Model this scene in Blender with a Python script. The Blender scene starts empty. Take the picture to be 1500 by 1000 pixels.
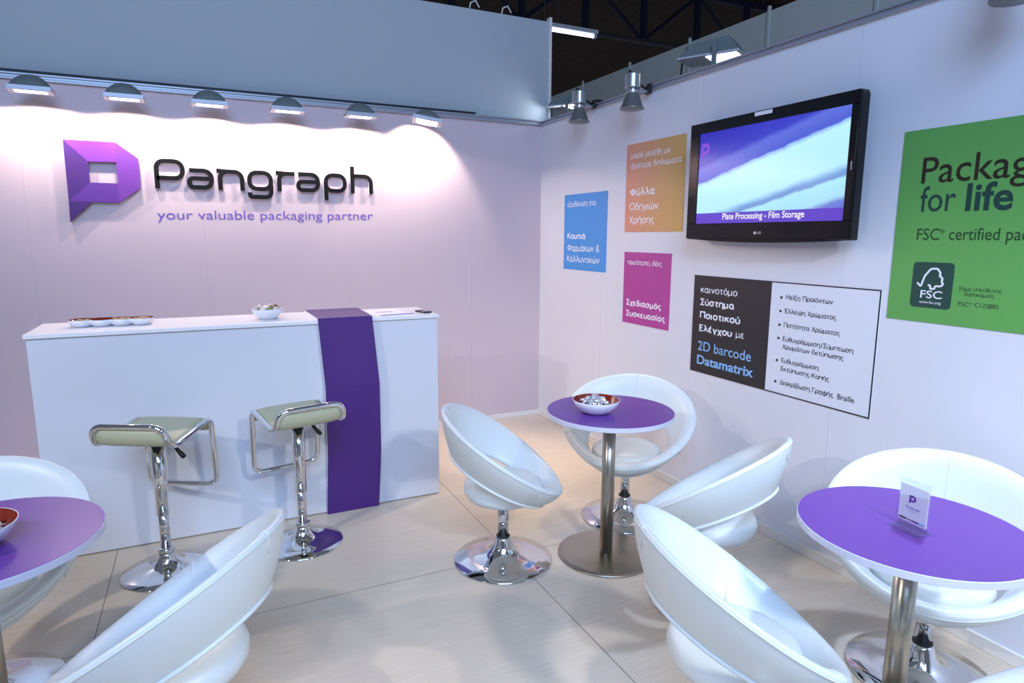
import bpy, bmesh, math, random
from math import sin, cos, pi, radians
from mathutils import Vector, Matrix

random.seed(7)
SC = bpy.context.scene
COL = SC.collection

# ------------------------------------------------------------------ camera, world, lights, exposure
def make_camera():
    cam = bpy.data.cameras.new('camera')
    cam.sensor_width = 36.0
    cam.sensor_fit = 'HORIZONTAL'
    cam.lens = 936.74 / 1500.0 * 36.0
    cam.clip_end = 200
    o = bpy.data.objects.new('camera', cam)
    COL.objects.link(o)
    yaw, pitch, roll = radians(25.6737), radians(9.3679), radians(0.2681)
    fw = Vector((sin(yaw) * cos(pitch), cos(yaw) * cos(pitch), -sin(pitch)))
    r = Vector((cos(yaw), -sin(yaw), 0))
    u = r.cross(fw)
    r2 = cos(roll) * r + sin(roll) * u
    u2 = -sin(roll) * r + cos(roll) * u
    m = Matrix((r2, u2, -fw)).transposed().to_4x4()
    m.translation = Vector((-2.65117, -4.95776, 1.58507))
    o.matrix_world = m
    SC.camera = o
make_camera()

SC.view_settings.view_transform = 'Standard'
SC.view_settings.look = 'None'
SC.view_settings.gamma = 1.0
SC.view_settings.use_curve_mapping = False
SC.view_settings.exposure = 0.0

world = bpy.data.worlds.new('hall_ambient')
SC.world = world
world.use_nodes = True
bg = world.node_tree.nodes['Background']
bg.inputs[0].default_value = (0.66, 0.76, 1.0, 1)
bg.inputs[1].default_value = 0.17

def light(name, kind, loc, energy, color, aim=None, size=0.1, size_y=None, cone=90, blend=0.3):
    l = bpy.data.lights.new(name, kind)
    l.energy = energy
    l.color = color
    if kind == 'AREA':
        l.size = size
        if size_y:
            l.shape = 'RECTANGLE'
            l.size_y = size_y
    else:
        l.shadow_soft_size = size
    if kind == 'SPOT':
        l.spot_size = radians(cone)
        l.spot_blend = blend
    o = bpy.data.objects.new(name, l)
    COL.objects.link(o)
    o.location = loc
    if aim is not None:
        d = Vector(aim) - Vector(loc)
        o.rotation_euler = d.to_track_quat('-Z', 'Y').to_euler()
    return o

WARM = (1.0, 0.82, 0.74)
COOL = (0.66, 0.78, 1.0)
# the hall's high overhead lamps
light('hall_light', 'AREA', (-3.4, -7.6, 5.0), 420, (0.38, 0.59, 1.0), (-0.2, -2.6, 1.0), 3.4)
# stand lamps beyond the frame, on the open sides
light('stand_lamp', 'SPOT', (-1.35, -6.0, 2.75), 230, (0.92, 0.95, 1.0), (-1.0, -3.6, 0.2), 0.12, cone=72, blend=0.5)
light('stand_lamp', 'SPOT', (-5.3, -3.7, 2.75), 170, (1.0, 0.93, 0.86), (-3.0, -2.6, 0.4), 0.06, cone=80, blend=0.7)
# clip-on spotlights of the stand
SPOT_XY = [(-0.14, -0.83), (-0.14, -1.47), (-0.15, -3.62)]
light('spotlight_beam', 'SPOT', (-0.14, -0.83, 2.385), 150, (1.0, 0.80, 0.58), (-0.95, -1.05, 0), 0.05, cone=54, blend=0.9)
light('spotlight_beam', 'SPOT', (-0.14, -1.47, 2.366), 40, (1.0, 0.88, 0.74), (-0.9, -1.9, 0), 0.05, cone=54, blend=0.9)
light('spotlight_beam', 'SPOT', (-0.15, -3.62, 2.33), 120, (0.58, 0.72, 1.0), (-0.9, -3.75, 0), 0.05, cone=58, blend=0.9)

# ------------------------------------------------------------------ materials
def lin(c):
    return tuple(((v / 255.0 / 12.92) if v / 255.0 <= 0.04045 else ((v / 255.0 + 0.055) / 1.055) ** 2.4) for v in c)

def mat(name, rgb, rough=0.5, metal=0.0, noise=0.0, nscale=40.0, bump=0.0, bscale=200.0, coat=0.0, emit=None, estr=0.0, spec=0.5, trans=0.0, stretch=None):
    m = bpy.data.materials.new(name)
    m.use_nodes = True
    nt = m.node_tree
    b = nt.nodes['Principled BSDF']
    c = (*rgb, 1)
    b.inputs['Base Color'].default_value = c
    b.inputs['Roughness'].default_value = rough
    b.inputs['Metallic'].default_value = metal
    b.inputs['Specular IOR Level'].default_value = spec
    if coat:
        b.inputs['Coat Weight'].default_value = coat
        b.inputs['Coat Roughness'].default_value = 0.08
    if trans:
        b.inputs['Transmission Weight'].default_value = trans
        b.inputs['IOR'].default_value = 1.3
    if emit:
        b.inputs['Emission Color'].default_value = (*emit, 1)
        b.inputs['Emission Strength'].default_value = estr
    tc = nt.nodes.new('ShaderNodeTexCoord')
    vec = tc.outputs['Object']
    if stretch:
        mp = nt.nodes.new('ShaderNodeMapping')
        mp.inputs['Scale'].default_value = stretch
        nt.links.new(vec, mp.inputs[0])
        vec = mp.outputs[0]
    if noise:
        n = nt.nodes.new('ShaderNodeTexNoise')
        n.inputs['Scale'].default_value = nscale
        n.inputs['Detail'].default_value = 4
        nt.links.new(vec, n.inputs['Vector'])
        mx = nt.nodes.new('ShaderNodeMix')
        mx.data_type = 'RGBA'
        mx.inputs[6].default_value = (*[v * (1 - noise) for v in rgb], 1)
        mx.inputs[7].default_value = (*[min(1, v * (1 + noise)) for v in rgb], 1)
        nt.links.new(n.outputs['Fac'], mx.inputs[0])
        nt.links.new(mx.outputs[2], b.inputs['Base Color'])
    if bump:
        n2 = nt.nodes.new('ShaderNodeTexNoise')
        n2.inputs['Scale'].default_value = bscale
        nt.links.new(vec, n2.inputs['Vector'])
        bp = nt.nodes.new('ShaderNodeBump')
        bp.inputs['Strength'].default_value = bump
        bp.inputs['Distance'].default_value = 0.002
        nt.links.new(n2.outputs['Fac'], bp.inputs['Height'])
        nt.links.new(bp.outputs['Normal'], b.inputs['Normal'])
    return m

def wall_mat(name, rgb, axis, period, offset):
    """painted panel wall: faint vertical joint every `period` metres along `axis`"""
    m = mat(name, rgb, 0.55, bump=0.05, bscale=120)
    nt = m.node_tree
    b = nt.nodes['Principled BSDF']
    tc = nt.nodes.new('ShaderNodeTexCoord')
    sp = nt.nodes.new('ShaderNodeSeparateXYZ')
    nt.links.new(tc.outputs['Object'], sp.inputs[0])
    def math_(op, a, v):
        n = nt.nodes.new('ShaderNodeMath')
        n.operation = op
        nt.links.new(a, n.inputs[0])
        n.inputs[1].default_value = v
        return n.outputs[0]
    t = math_('ADD', sp.outputs[axis], offset)
    t = math_('DIVIDE', t, period)
    t = math_('FRACT', t, 0)
    t = math_('LESS_THAN', t, 0.0035 / period)
    mx = nt.nodes.new('ShaderNodeMix')
    mx.data_type = 'RGBA'
    mx.inputs[6].default_value = (*rgb, 1)
    mx.inputs[7].default_value = (*[v * 0.86 for v in rgb], 1)
    nt.links.new(t, mx.inputs[0])
    nt.links.new(mx.outputs[2], b.inputs['Base Color'])
    return m

def floor_mat():
    m = mat('laminate_floor', lin((222, 212, 200)), 0.38, spec=0.4)
    nt = m.node_tree
    b = nt.nodes['Principled BSDF']
    tc = nt.nodes.new('ShaderNodeTexCoord')
    mp = nt.nodes.new('ShaderNodeMapping')
    mp.inputs['Scale'].default_value = (6, 160, 1)
    nt.links.new(tc.outputs['Object'], mp.inputs[0])
    n = nt.nodes.new('ShaderNodeTexNoise')
    n.inputs['Scale'].default_value = 1.0
    n.inputs['Detail'].default_value = 3
    nt.links.new(mp.outputs[0], n.inputs['Vector'])
    rp = nt.nodes.new('ShaderNodeValToRGB')
    rp.color_ramp.elements[0].position = 0.3
    rp.color_ramp.elements[0].color = (*lin((206, 190, 170)), 1)
    rp.color_ramp.elements[1].position = 0.7
    rp.color_ramp.elements[1].color = (*lin((218, 204, 186)), 1)
    nt.links.new(n.outputs['Fac'], rp.inputs[0])
    sp = nt.nodes.new('ShaderNodeSeparateXYZ')
    nt.links.new(tc.outputs['Object'], sp.inputs[0])
    def line(out, off, period):
        prev = out
        for op, v in (('ADD', off), ('DIVIDE', period), ('FRACT', 0), ('LESS_THAN', 0.004 / period)):
            q = nt.nodes.new('ShaderNodeMath')
            q.operation = op
            nt.links.new(prev, q.inputs[0])
            q.inputs[1].default_value = v
            prev = q.outputs[0]
        return prev
    a = line(sp.outputs[0], 1.35 + 1.79 * 4, 1.79)
    c = line(sp.outputs[1], 2.252 + 2.44 * 4, 2.44)
    mxm = nt.nodes.new('ShaderNodeMath')
    mxm.operation = 'MAXIMUM'
    nt.links.new(a, mxm.inputs[0])
    nt.links.new(c, mxm.inputs[1])
    mx = nt.nodes.new('ShaderNodeMix')
    mx.data_type = 'RGBA'
    nt.links.new(mxm.outputs[0], mx.inputs[0])
    nt.links.new(rp.outputs[0], mx.inputs[6])
    mx.inputs[7].default_value = (*lin((120, 112, 104)), 1)
    nt.links.new(mx.outputs[2], b.inputs['Base Color'])
    return m

M = {}
M['wall_right'] = wall_mat('white_panel_wall', lin((224, 224, 230)), 1, 0.99, 1.96 + 9.9)
M['wall_back'] = wall_mat('pale_panel_wall', lin((206, 188, 193)), 0, 0.99, 3.62 + 9.9)
M['floor'] = floor_mat()
M['skirt'] = mat('white_skirting', lin((228, 224, 218)), 0.4, noise=0.03)
M['fascia'] = mat('grey_fascia_panel', lin((178, 182, 186)), 0.7, noise=0.04, nscale=120, bump=0.1)
M['neighbour'] = mat('grey_stand_wall', lin((176, 176, 166)), 0.7, noise=0.05, nscale=6)
M['alu'] = mat('brushed_aluminium', lin((168, 172, 180)), 0.42, 0.5, noise=0.05, nscale=30, stretch=(1, 1, 40))
M['gap_shade'] = mat('painted_gap_shade', lin((30, 32, 40)), 0.6, noise=0.1)  # near-black colour carries the shade of the gap above the lamp rail
M['roof'] = mat('brown_corrugated_roof', lin((56, 38, 20)), 0.8, noise=0.25, nscale=3)
M['steel_blue'] = mat('dark_blue_steel', lin((16, 20, 52)), 0.7, noise=0.15, nscale=8)
M['pipe'] = mat('dark_grey_pipe', lin((64, 58, 60)), 0.6, noise=0.1)
M['lamp_grey'] = mat('grey_lamp_housing', lin((104, 112, 110)), 0.6, 0.0, noise=0.06, nscale=60)
M['lamp_rim'] = mat('pale_grey_lamp_rim', lin((190, 192, 200)), 0.4, 0.2, noise=0.04)
M['lamp_glass'] = mat('lit_lamp_glass', (1, 1, 1), 0.3, emit=(1, 0.97, 0.95), estr=4.0)
M['flood_glass'] = mat('lit_flood_glass', (1, 1, 1), 0.3, emit=(0.9, 0.95, 1), estr=3.5)
M['tube_lit'] = mat('lit_tube', (1, 1, 1), 0.3, emit=(0.75, 0.8, 1), estr=2.5)
M['silver'] = mat('satin_silver', lin((190, 192, 194)), 0.28, 0.85, noise=0.04)
M['shade_grey'] = mat('grey_reflector_shade', lin((128, 130, 128)), 0.35, 0.6, noise=0.05)
M['chrome'] = mat('chrome', lin((225, 225, 225)), 0.06, 1.0, noise=0.02, nscale=5)
M['steel'] = mat('brushed_steel', lin((172, 166, 152)), 0.28, 1.0, noise=0.10, nscale=14, stretch=(1, 1, 30))
M['leather'] = mat('white_leatherette', lin((218, 224, 224)), 0.36, noise=0.02, nscale=12, bump=0.25, bscale=320)
M['leather_seam'] = mat('white_seam_thread', lin((205, 212, 214)), 0.5, noise=0.05)
M['stool_leather'] = mat('olive_cream_leatherette', lin((180, 180, 148)), 0.38, noise=0.03, nscale=20, bump=0.2, bscale=300)
M['black'] = mat('black_plastic', lin((18, 18, 20)), 0.4, noise=0.1)
M['black_gloss'] = mat('gloss_black_plastic', lin((9, 8, 9)), 0.16, noise=0.1, spec=0.35)
M['counter'] = mat('white_laminate_counter', lin((212, 214, 222)), 0.3, noise=0.015, nscale=4)
M['counter_top'] = mat('white_laminate_top', lin((236, 234, 236)), 0.35, noise=0.015, nscale=4)
M['purple'] = mat('purple_laminate', lin((104, 56, 152)), 0.34, noise=0.05, nscale=400)
M['purple_band'] = mat('deep_purple_panel', lin((68, 26, 114)), 0.45, noise=0.04, nscale=300)
M['table_edge'] = mat('pale_table_edge', lin((206, 206, 222)), 0.4, noise=0.03)
M['ceramic'] = mat('white_ceramic', lin((238, 238, 244)), 0.15, coat=0.4, noise=0.01)
M['red_glaze'] = mat('dark_red_glaze', lin((128, 34, 18)), 0.2, coat=0.4, noise=0.08)
M['foil'] = mat('silver_foil', lin((228, 232, 240)), 0.22, 0.7, noise=0.1, nscale=60, bump=0.6, bscale=90)
M['foil_gold'] = mat('olive_gold_foil', lin((130, 120, 70)), 0.3, 0.5, noise=0.2, nscale=60)
M['foil_pale'] = mat('pale_cellophane', lin((232, 222, 214)), 0.25, 0.2, noise=0.1, nscale=60)
M['nuts'] = mat('speckled_nuts', lin((206, 172, 130)), 0.6, noise=0.25, nscale=70)
M['paper'] = mat('white_paper', lin((244, 244, 246)), 0.6, noise=0.01)
M['phone'] = mat('dark_grey_phone', lin((52, 54, 58)), 0.3, noise=0.1)
M['ink_white'] = mat('white_print', lin((240, 240, 246)), 0.6, noise=0.01)
M['ink_black'] = mat('black_print', lin((34, 32, 38)), 0.6, noise=0.05)
M['ink_brown'] = mat('dark_brown_print', lin((40, 28, 14)), 0.6, noise=0.05)
M['ink_teal'] = mat('dark_teal_print', lin((22, 62, 54)), 0.6, noise=0.05)
M['ink_green'] = mat('dark_green_print', lin((32, 66, 36)), 0.6, noise=0.05)
M['ink_blue'] = mat('light_blue_print', lin((138, 190, 240)), 0.6, noise=0.02)
M['ink_purple'] = mat('purple_print', lin((108, 78, 178)), 0.6, noise=0.03)
M['letter_black'] = mat('matt_black_acrylic', lin((10, 10, 12)), 0.6, noise=0.08, spec=0.2)
M['letter_edge'] = mat('white_foam_letter_edge', lin((232, 232, 236)), 0.6, noise=0.02)
M['blue_panel'] = mat('blue_print_panel', lin((76, 150, 222)), 0.5, noise=0.04, nscale=3)
M['magenta_panel'] = mat('magenta_print_panel', lin((180, 66, 150)), 0.5, noise=0.04, nscale=3)
M['black_panel'] = mat('charcoal_print_panel', lin((42, 36, 38)), 0.5, noise=0.06, nscale=3)
M['white_panel'] = mat('white_print_panel', lin((226, 228, 236)), 0.5, noise=0.01)
M['green_panel'] = mat('green_print_panel', lin((98, 166, 82)), 0.5, noise=0.04, nscale=2)
M['emblem_green'] = mat('dark_emblem_green', lin((30, 70, 60)), 0.5, noise=0.03)
def acrylic():
    m = bpy.data.materials.new('clear_acrylic')
    m.use_nodes = True
    nt = m.node_tree
    nt.nodes.remove(nt.nodes['Principled BSDF'])
    out = nt.nodes['Material Output']
    tr = nt.nodes.new('ShaderNodeBsdfTransparent')
    tr.inputs[0].default_value = (0.975, 0.98, 0.99, 1)
    gl = nt.nodes.new('ShaderNodeBsdfGlossy')
    gl.inputs['Roughness'].default_value = 0.05
    mx = nt.nodes.new('ShaderNodeMixShader')
    mx.inputs[0].default_value = 0.09
    nt.links.new(tr.outputs[0], mx.inputs[1])
    nt.links.new(gl.outputs[0], mx.inputs[2])
    nt.links.new(mx.outputs[0], out.inputs[0])
    return m
M['acrylic'] = acrylic()

def orange_mat():
    """printed blend from salmon to ochre across the poster"""
    m = mat('salmon_ochre_print_panel', lin((200, 140, 104)), 0.5)
    nt = m.node_tree
    b = nt.nodes['Principled BSDF']
    tc = nt.nodes.new('ShaderNodeTexCoord')
    sp = nt.nodes.new('ShaderNodeSeparateXYZ')
    nt.links.new(tc.outputs['Generated'], sp.inputs[0])
    rp = nt.nodes.new('ShaderNodeValToRGB')
    rp.color_ramp.elements[0].color = (*lin((206, 168, 92)), 1)
    rp.color_ramp.elements[1].color = (*lin((218, 146, 122)), 1)
    nt.links.new(sp.outputs[1], rp.inputs[0])
    nt.links.new(rp.outputs[0], b.inputs['Base Color'])
    return m
M['orange_panel'] = orange_mat()

def screen_mat():
    m = bpy.data.materials.new('lit_screen_picture')
    m.use_nodes = True
    nt = m.node_tree
    b = nt.nodes['Principled BSDF']
    b.inputs['Base Color'].default_value = (0.01, 0.01, 0.012, 1)
    b.inputs['Roughness'].default_value = 0.15
    tc = nt.nodes.new('ShaderNodeTexCoord')
    sp = nt.nodes.new('ShaderNodeSeparateXYZ')
    nt.links.new(tc.outputs['Generated'], sp.inputs[0])
    def mth(op, a, bb):
        n = nt.nodes.new('ShaderNodeMath')
        n.operation = op
        for i, v in enumerate((a, bb)):
            if isinstance(v, (int, float)):
                n.inputs[i].default_value = v
            else:
                nt.links.new(v, n.inputs[i])
        return n.outputs[0]
    u = mth('SUBTRACT', 1.0, sp.outputs[1])
    v = sp.outputs[2]
    nz = nt.nodes.new('ShaderNodeTexNoise')
    nz.inputs['Scale'].default_value = 9
    nt.links.new(tc.outputs['Generated'], nz.inputs['Vector'])
    t = mth('SUBTRACT', v, mth('MULTIPLY', u, 0.45))
    t2 = mth('ADD', t, mth('MULTIPLY', mth('SUBTRACT', nz.outputs['Fac'], 0.5), 0.05))
    t3 = mth('MULTIPLY', mth('ADD', t2, 0.5), 1 / 1.5)
    rp = nt.nodes.new('ShaderNodeValToRGB')
    cr = rp.color_ramp
    stops = [(-0.5, (60, 70, 190)), (-0.27, (110, 130, 220)), (-0.22, (170, 225, 250)), (-0.06, (175, 235, 252)), (-0.035, (110, 150, 215)), (0.0, (120, 170, 225)), (0.02, (150, 200, 240)),
             (0.06, (185, 240, 255)), (0.40, (190, 245, 255)), (0.44, (150, 190, 250)), (0.455, (78, 96, 214)), (0.58, (96, 112, 222)), (0.64, (58, 62, 200)), (1.0, (36, 34, 180))]
    cr.elements[0].position = 0
    cr.elements[0].color = (*lin(stops[0][1]), 1)
    cr.elements[1].position = 1
    cr.elements[1].color = (*lin(stops[-1][1]), 1)
    for s, c in stops[1:-1]:
        e = cr.elements.new((s + 0.5) / 1.5)
        e.color = (*lin(c), 1)
    nt.links.new(t3, rp.inputs[0])
    nt.links.new(rp.outputs[0], b.inputs['Emission Color'])
    b.inputs['Emission Strength'].default_value = 1.0
    return m
M['screen'] = screen_mat()
M['screen_bar'] = mat('lit_purple_caption_bar', (0.01, 0.01, 0.01), 0.2, emit=lin((92, 62, 200)), estr=1.0)
M['screen_text'] = mat('lit_white_caption', (0.01, 0.01, 0.01), 0.2, emit=(0.95, 0.95, 1), estr=1.0)
M['screen_logo'] = mat('lit_purple_emblem', (0.01, 0.01, 0.01), 0.2, emit=lin((120, 60, 210)), estr=1.0)

# ------------------------------------------------------------------ mesh helpers
def obj(name, verts, faces, m, parent=None, smooth=False, bevel=0.0, sub=0, mats=None, fmat=None, seg=2):
    me = bpy.data.meshes.new(name)
    me.from_pydata([tuple(v) for v in verts], [], faces)
    ms = mats or [m]
    for q in ms:
        me.materials.append(q)
    if fmat:
        for i, k in enumerate(fmat):
            me.polygons[i].material_index = k
    bm = bmesh.new()
    bm.from_mesh(me)
    bmesh.ops.recalc_face_normals(bm, faces=bm.faces)
    bm.to_mesh(me)
    bm.free()
    if smooth:
        for p in me.polygons:
            p.use_smooth = True
    o = bpy.data.objects.new(name, me)
    COL.objects.link(o)
    if parent:
        o.parent = parent
    if bevel:
        b = o.modifiers.new('bevel', 'BEVEL')
        b.width = bevel
        b.segments = seg
        b.limit_method = 'ANGLE'
        b.angle_limit = radians(40)
    if sub:
        s = o.modifiers.new('subdivision', 'SUBSURF')
        s.levels = sub
        s.render_levels = sub
    return o

class MB:
    def __init__(self):
        self.v = []
        self.f = []
    def add(self, v, f):
        k = len(self.v)
        self.v += [tuple(q) for q in v]
        self.f += [tuple(i + k for i in q) for q in f]
        return self
    def box(self, x0, x1, y0, y1, z0, z1):
        v = [(x, y, z) for z in (z0, z1) for y in (y0, y1) for x in (x0, x1)]
        return self.add(v, [(0, 2, 3, 1), (4, 5, 7, 6), (0, 1, 5, 4), (2, 6, 7, 3), (0, 4, 6, 2), (1, 3, 7, 5)])
    def lathe(self, prof, c=(0, 0, 0), n=48):
        v = []
        f = []
        for r, z in prof:
            for i in range(n):
                a = 2 * pi * i / n
                v.append((c[0] + r * cos(a), c[1] + r * sin(a), c[2] + z))
        for k in range(len(prof) - 1):
            for i in range(n):
                j = (i + 1) % n
                f.append((k * n + i, k * n + j, (k + 1) * n + j, (k + 1) * n + i))
        if prof[0][0] > 1e-5:
            f.append(tuple(range(n))[::-1])
        if prof[-1][0] > 1e-5:
            f.append(tuple((len(prof) - 1) * n + i for i in range(n)))
        return self.add(v, f)
    def tube(self, pts, r, n=10, closed=False, flat=1.0):
        P = [Vector(p) for p in pts]
        N = len(P)
        v = []
        f = []
        prev = None
        for i in range(N):
            if closed:
                t = (P[(i + 1) % N] - P[i - 1]).normalized()
            else:
                t = (P[min(i + 1, N - 1)] - P[max(i - 1, 0)]).normalized()
            if prev is None:
                a = Vector((0, 0, 1)) if abs(t.z) < 0.9 else Vector((1, 0, 0))
                nrm = (a - t * a.dot(t)).normalized()
            else:
                nrm = (prev - t * prev.dot(t)).normalized()
            prev = nrm
            b = t.cross(nrm)
            for k in range(n):
                a = 2 * pi * k / n
                v.append(P[i] + nrm * (r * cos(a) * flat) + b * (r * sin(a)))
        for i in range(N if closed else N - 1):
            j = (i + 1) % N
            for k in range(n):
                l = (k + 1) % n
                f.append((i * n + k, i * n + l, j * n + l, j * n + k))
        if not closed:
            f.append(tuple(range(n))[::-1])
            f.append(tuple((N - 1) * n + k for k in range(n)))
        return self.add(v, f)
    def prism(self, poly, fn, d):
        """2D polygon -> fn(u, v, depth) at depth 0 and d"""
        n = len(poly)
        v = [fn(u, w, 0) for u, w in poly] + [fn(u, w, d) for u, w in poly]
        f = [tuple(range(n))[::-1], tuple(range(n, 2 * n))]
        for i in range(n):
            j = (i + 1) % n
            f.append((i, j, n + j, n + i))
        return self.add(v, f)
    def build(self, name, m, parent=None, **k):
        return obj(name, self.v, self.f, m, parent, **k)

def fillet(pts, r, seg=6, closed=False):
    """round the corners of a polyline (2D or 3D)"""
    P = [Vector(p) for p in pts]
    N = len(P)
    out = []
    for i in range(N):
        if not closed and i in (0, N - 1):
            out.append(P[i])
            continue
        a, b, c = P[i - 1], P[i], P[(i + 1) % N]
        d1, d2 = (a - b), (c - b)
        l1, l2 = d1.length, d2.length
        q = min(r, l1 * 0.48, l2 * 0.48)
        p1, p2 = b + d1 * (q / l1), b + d2 * (q / l2)
        if q < 1e-5 or abs(d1.normalized().dot(d2.normalized())) > 0.999:
            out.append(b)
            continue
        for k in range(seg + 1):
            t = k / seg
            w = 0.80
            den = (1 - t) ** 2 + 2 * w * t * (1 - t) + t * t
            out.append((p1 * (1 - t) ** 2 + b * (2 * w * t * (1 - t)) + p2 * t * t) / den)
    return out

def thing(name, label, cat, loc=(0, 0, 0), rz=0.0, group=None):
    o = bpy.data.objects.new(name, None)
    o.empty_display_size = 0.05
    COL.objects.link(o)
    o.location = loc
    o.rotation_euler = (0, 0, rz)
    return tag(o, label, cat, group)

def tag(o, label, cat, group=None):
    o['label'] = label
    o['category'] = cat
    if group:
        o['group'] = group
    return o

def struct(o, label=None):
    o['kind'] = 'structure'
    if label:
        o['label'] = label
    return o

def dup(root, loc, rz, label, group=None, scale=None):
    r = root.copy()
    COL.objects.link(r)
    r.location = loc
    r.rotation_euler = (0, 0, rz)
    r['label'] = label
    if group:
        r['group'] = group
    for ch in list(root.children):
        c = ch.copy()
        COL.objects.link(c)
        c.parent = r
        for g in list(ch.children):
            d = g.copy()
            COL.objects.link(d)
            d.parent = c
    return r

# ------------------------------------------------------------------ text
def text_mesh(s, bold=0.0):
    bold = bold or 0.003
    cu = bpy.data.curves.new('lettering', 'FONT')
    cu.body = s
    cu.size = 1.0
    cu.resolution_u = 4
    cu.offset = bold
    o = bpy.data.objects.new('lettering', cu)
    COL.objects.link(o)
    bpy.context.view_layer.update()
    dg = bpy.context.evaluated_depsgraph_get()
    me = bpy.data.meshes.new_from_object(o.evaluated_get(dg))
    v = [tuple(p.co) for p in me.vertices]
    f = [tuple(p.vertices) for p in me.polygons]
    bpy.data.objects.remove(o)
    bpy.data.curves.remove(cu)
    bpy.data.meshes.remove(me)
    return v, f
CAP = max(p[1] for p in text_mesh('H')[0])

def lettering(name, s, fn, width, cap, m, parent, bold=0.0, ref=None, shear=0.0, thick=0.0006):
    """flat printed line of text; fn(u, v, d) places it; width is that of `ref` (or the line)"""
    v, f = text_mesh(s, bold)
    x0 = min(p[0] for p in v)
    rv = text_mesh(ref, bold)[0] if ref else v
    w0 = max(p[0] for p in rv) - min(p[0] for p in rv)
    sx, sy = width / w0, cap / CAP
    pts = [((p[0] - x0) * sx + shear * p[1] * sy, p[1] * sy) for p in v]
    verts = [fn(a, b, thick) for a, b in pts]
    me = bpy.data.meshes.new(name)
    me.from_pydata(verts, [], f)
    me.materials.append(m)
    o = bpy.data.objects.new(name, me)
    COL.objects.link(o)
    o.parent = parent
    return o

# ------------------------------------------------------------------ the setting
b = MB().box(-6.5, 0.0, -7.5, 0.0, -0.05, 0.0)
struct(b.build('floor', M['floor']))
b = MB().box(0.0, 0.04, -7.5, 0.04, 0.0, 2.5)
struct(b.build('wall_right', M['wall_right']))
b = MB().box(-6.5, 0.0, 0.0, 0.04, 0.0, 2.5)
struct(b.build('wall_back', M['wall_back']))
b = MB().box(-0.014, 0.0, -7.5, -0.014, 0.0, 0.055)
struct(b.build('baseboard_right', M['skirt'], bevel=0.003))
b = MB().box(-6.5, 0.0, -0.014, 0.0, 0.0, 0.04)
struct(b.build('baseboard_back', M['skirt'], bevel=0.003))
# aluminium rail capping the right wall: stepped extrusion
b = MB().box(-0.012, 0.052, -7.5, 0.04, 2.5, 2.512)
b.box(-0.004, 0.044, -7.5, 0.04, 2.512, 2.526)
b.box(-0.012, 0.052, -7.5, 0.04, 2.526, 2.536)
struct(b.build('trim_1', M['alu'], bevel=0.002))
# lamp rail on top of the back wall
b = MB().box(-6.5, -0.012, -0.022, 0.04, 2.5, 2.513)
b.box(-6.5, -0.012, -0.014, 0.04, 2.513, 2.53)
b.box(-6.5, -0.012, -0.022, 0.04, 2.53, 2.542)
struct(b.build('trim_2', M['alu'], bevel=0.002))
b = MB().box(-6.5, -0.60, 0.0, 0.045, 2.542, 2.562)  # dark strip painted in for the shade between rail and fascia
struct(b.build('gap_shade_strip', M['gap_shade']))
# tall grey fascia behind the back wall, with its end profile
b = MB().box(-6.5, 0.09, 0.06, 0.09, 0.0, 3.352)
o = tag(b.build('fascia_panel', M['fascia']), 'tall plain grey panel rising above the lit back wall', 'panel')
b = MB().box(0.09, 0.112, 0.045, 0.1, 0.0, 3.385)
b.build('edge_profile', M['skirt'], o)
for x in (-0.34, -0.62):
    w = MB().tube([(x, 0.075, 3.35), (x + 0.01, 0.07, 3.40), (x + 0.05, 0.065, 3.42), (x + 0.08, 0.06, 3.37)], 0.006, 6)
    tag(w.build('cable_tie', M['skirt'], smooth=True), 'white loop of cable tie on the fascia top, %s' % ('nearer its right end' if x > -0.5 else 'farther from its right end'), 'cable tie')

# neighbouring stand's grey wall beyond the right wall
root = thing('partition_wall', 'grey neighbouring partition wall of seamed panels beyond the right wall', 'partition', (1.5, 0, 0))
MB().box(0, 0.04, -4.5, 3.2, 0, 3.34).build('panel', M['neighbour'], root)
for k in range(8):
    y = 2.7 - 0.92 * k
    MB().box(-0.018, 0.0, y - 0.014, y + 0.014, 0, 3.375).build('post', M['neighbour'], root, bevel=0.004)

# hall roof, trusses
v = []
f = []
N = 300
for i in range(N + 1):
    x = -20 + 75 * i / N
    z = 8.3 + (0.09 if i % 2 else 0.0)
    v += [(x, 2.0, z - 0.0), (x, 48.0, z + 0.0)]
for i in range(N):
    f.append((2 * i, 2 * i + 1, 2 * i + 3, 2 * i + 2))
struct(obj('ceiling', v, f, M['roof']))
b = MB().box(-20, 55, 47.8, 48.0, 0, 8.5)
struct(b.build('wall_far', M['roof']))
r = thing('roof_truss', 'dark blue lattice roof truss under the brown roof', 'roof truss', (8.4, 10.0, 6.76))
MB().box(-12, 12, -0.07, 0.07, -0.06, 0.06).build('bottom_chord', M['pipe'], r, bevel=0.03)
MB().box(-12, 12, -0.09, 0.09, 1.36, 1.52).build('top_chord', M['steel_blue'], r)
for i in range(13):
    x = -10.92 + 1.82 * i
    MB().box(x - 0.07, x + 0.07, -0.06, 0.06, 0.03, 1.4).build('strut', M['steel_blue'], r)
    if i < 12:
        p, q = ((x, 1.4), (x + 1.82, 0)) if i % 2 else ((x, 0), (x + 1.82, 1.4))
        MB().tube([(p[0], 0, p[1]), (q[0], 0, q[1])], 0.05, 6).build('diagonal_brace', M['steel_blue'], r)
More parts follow.
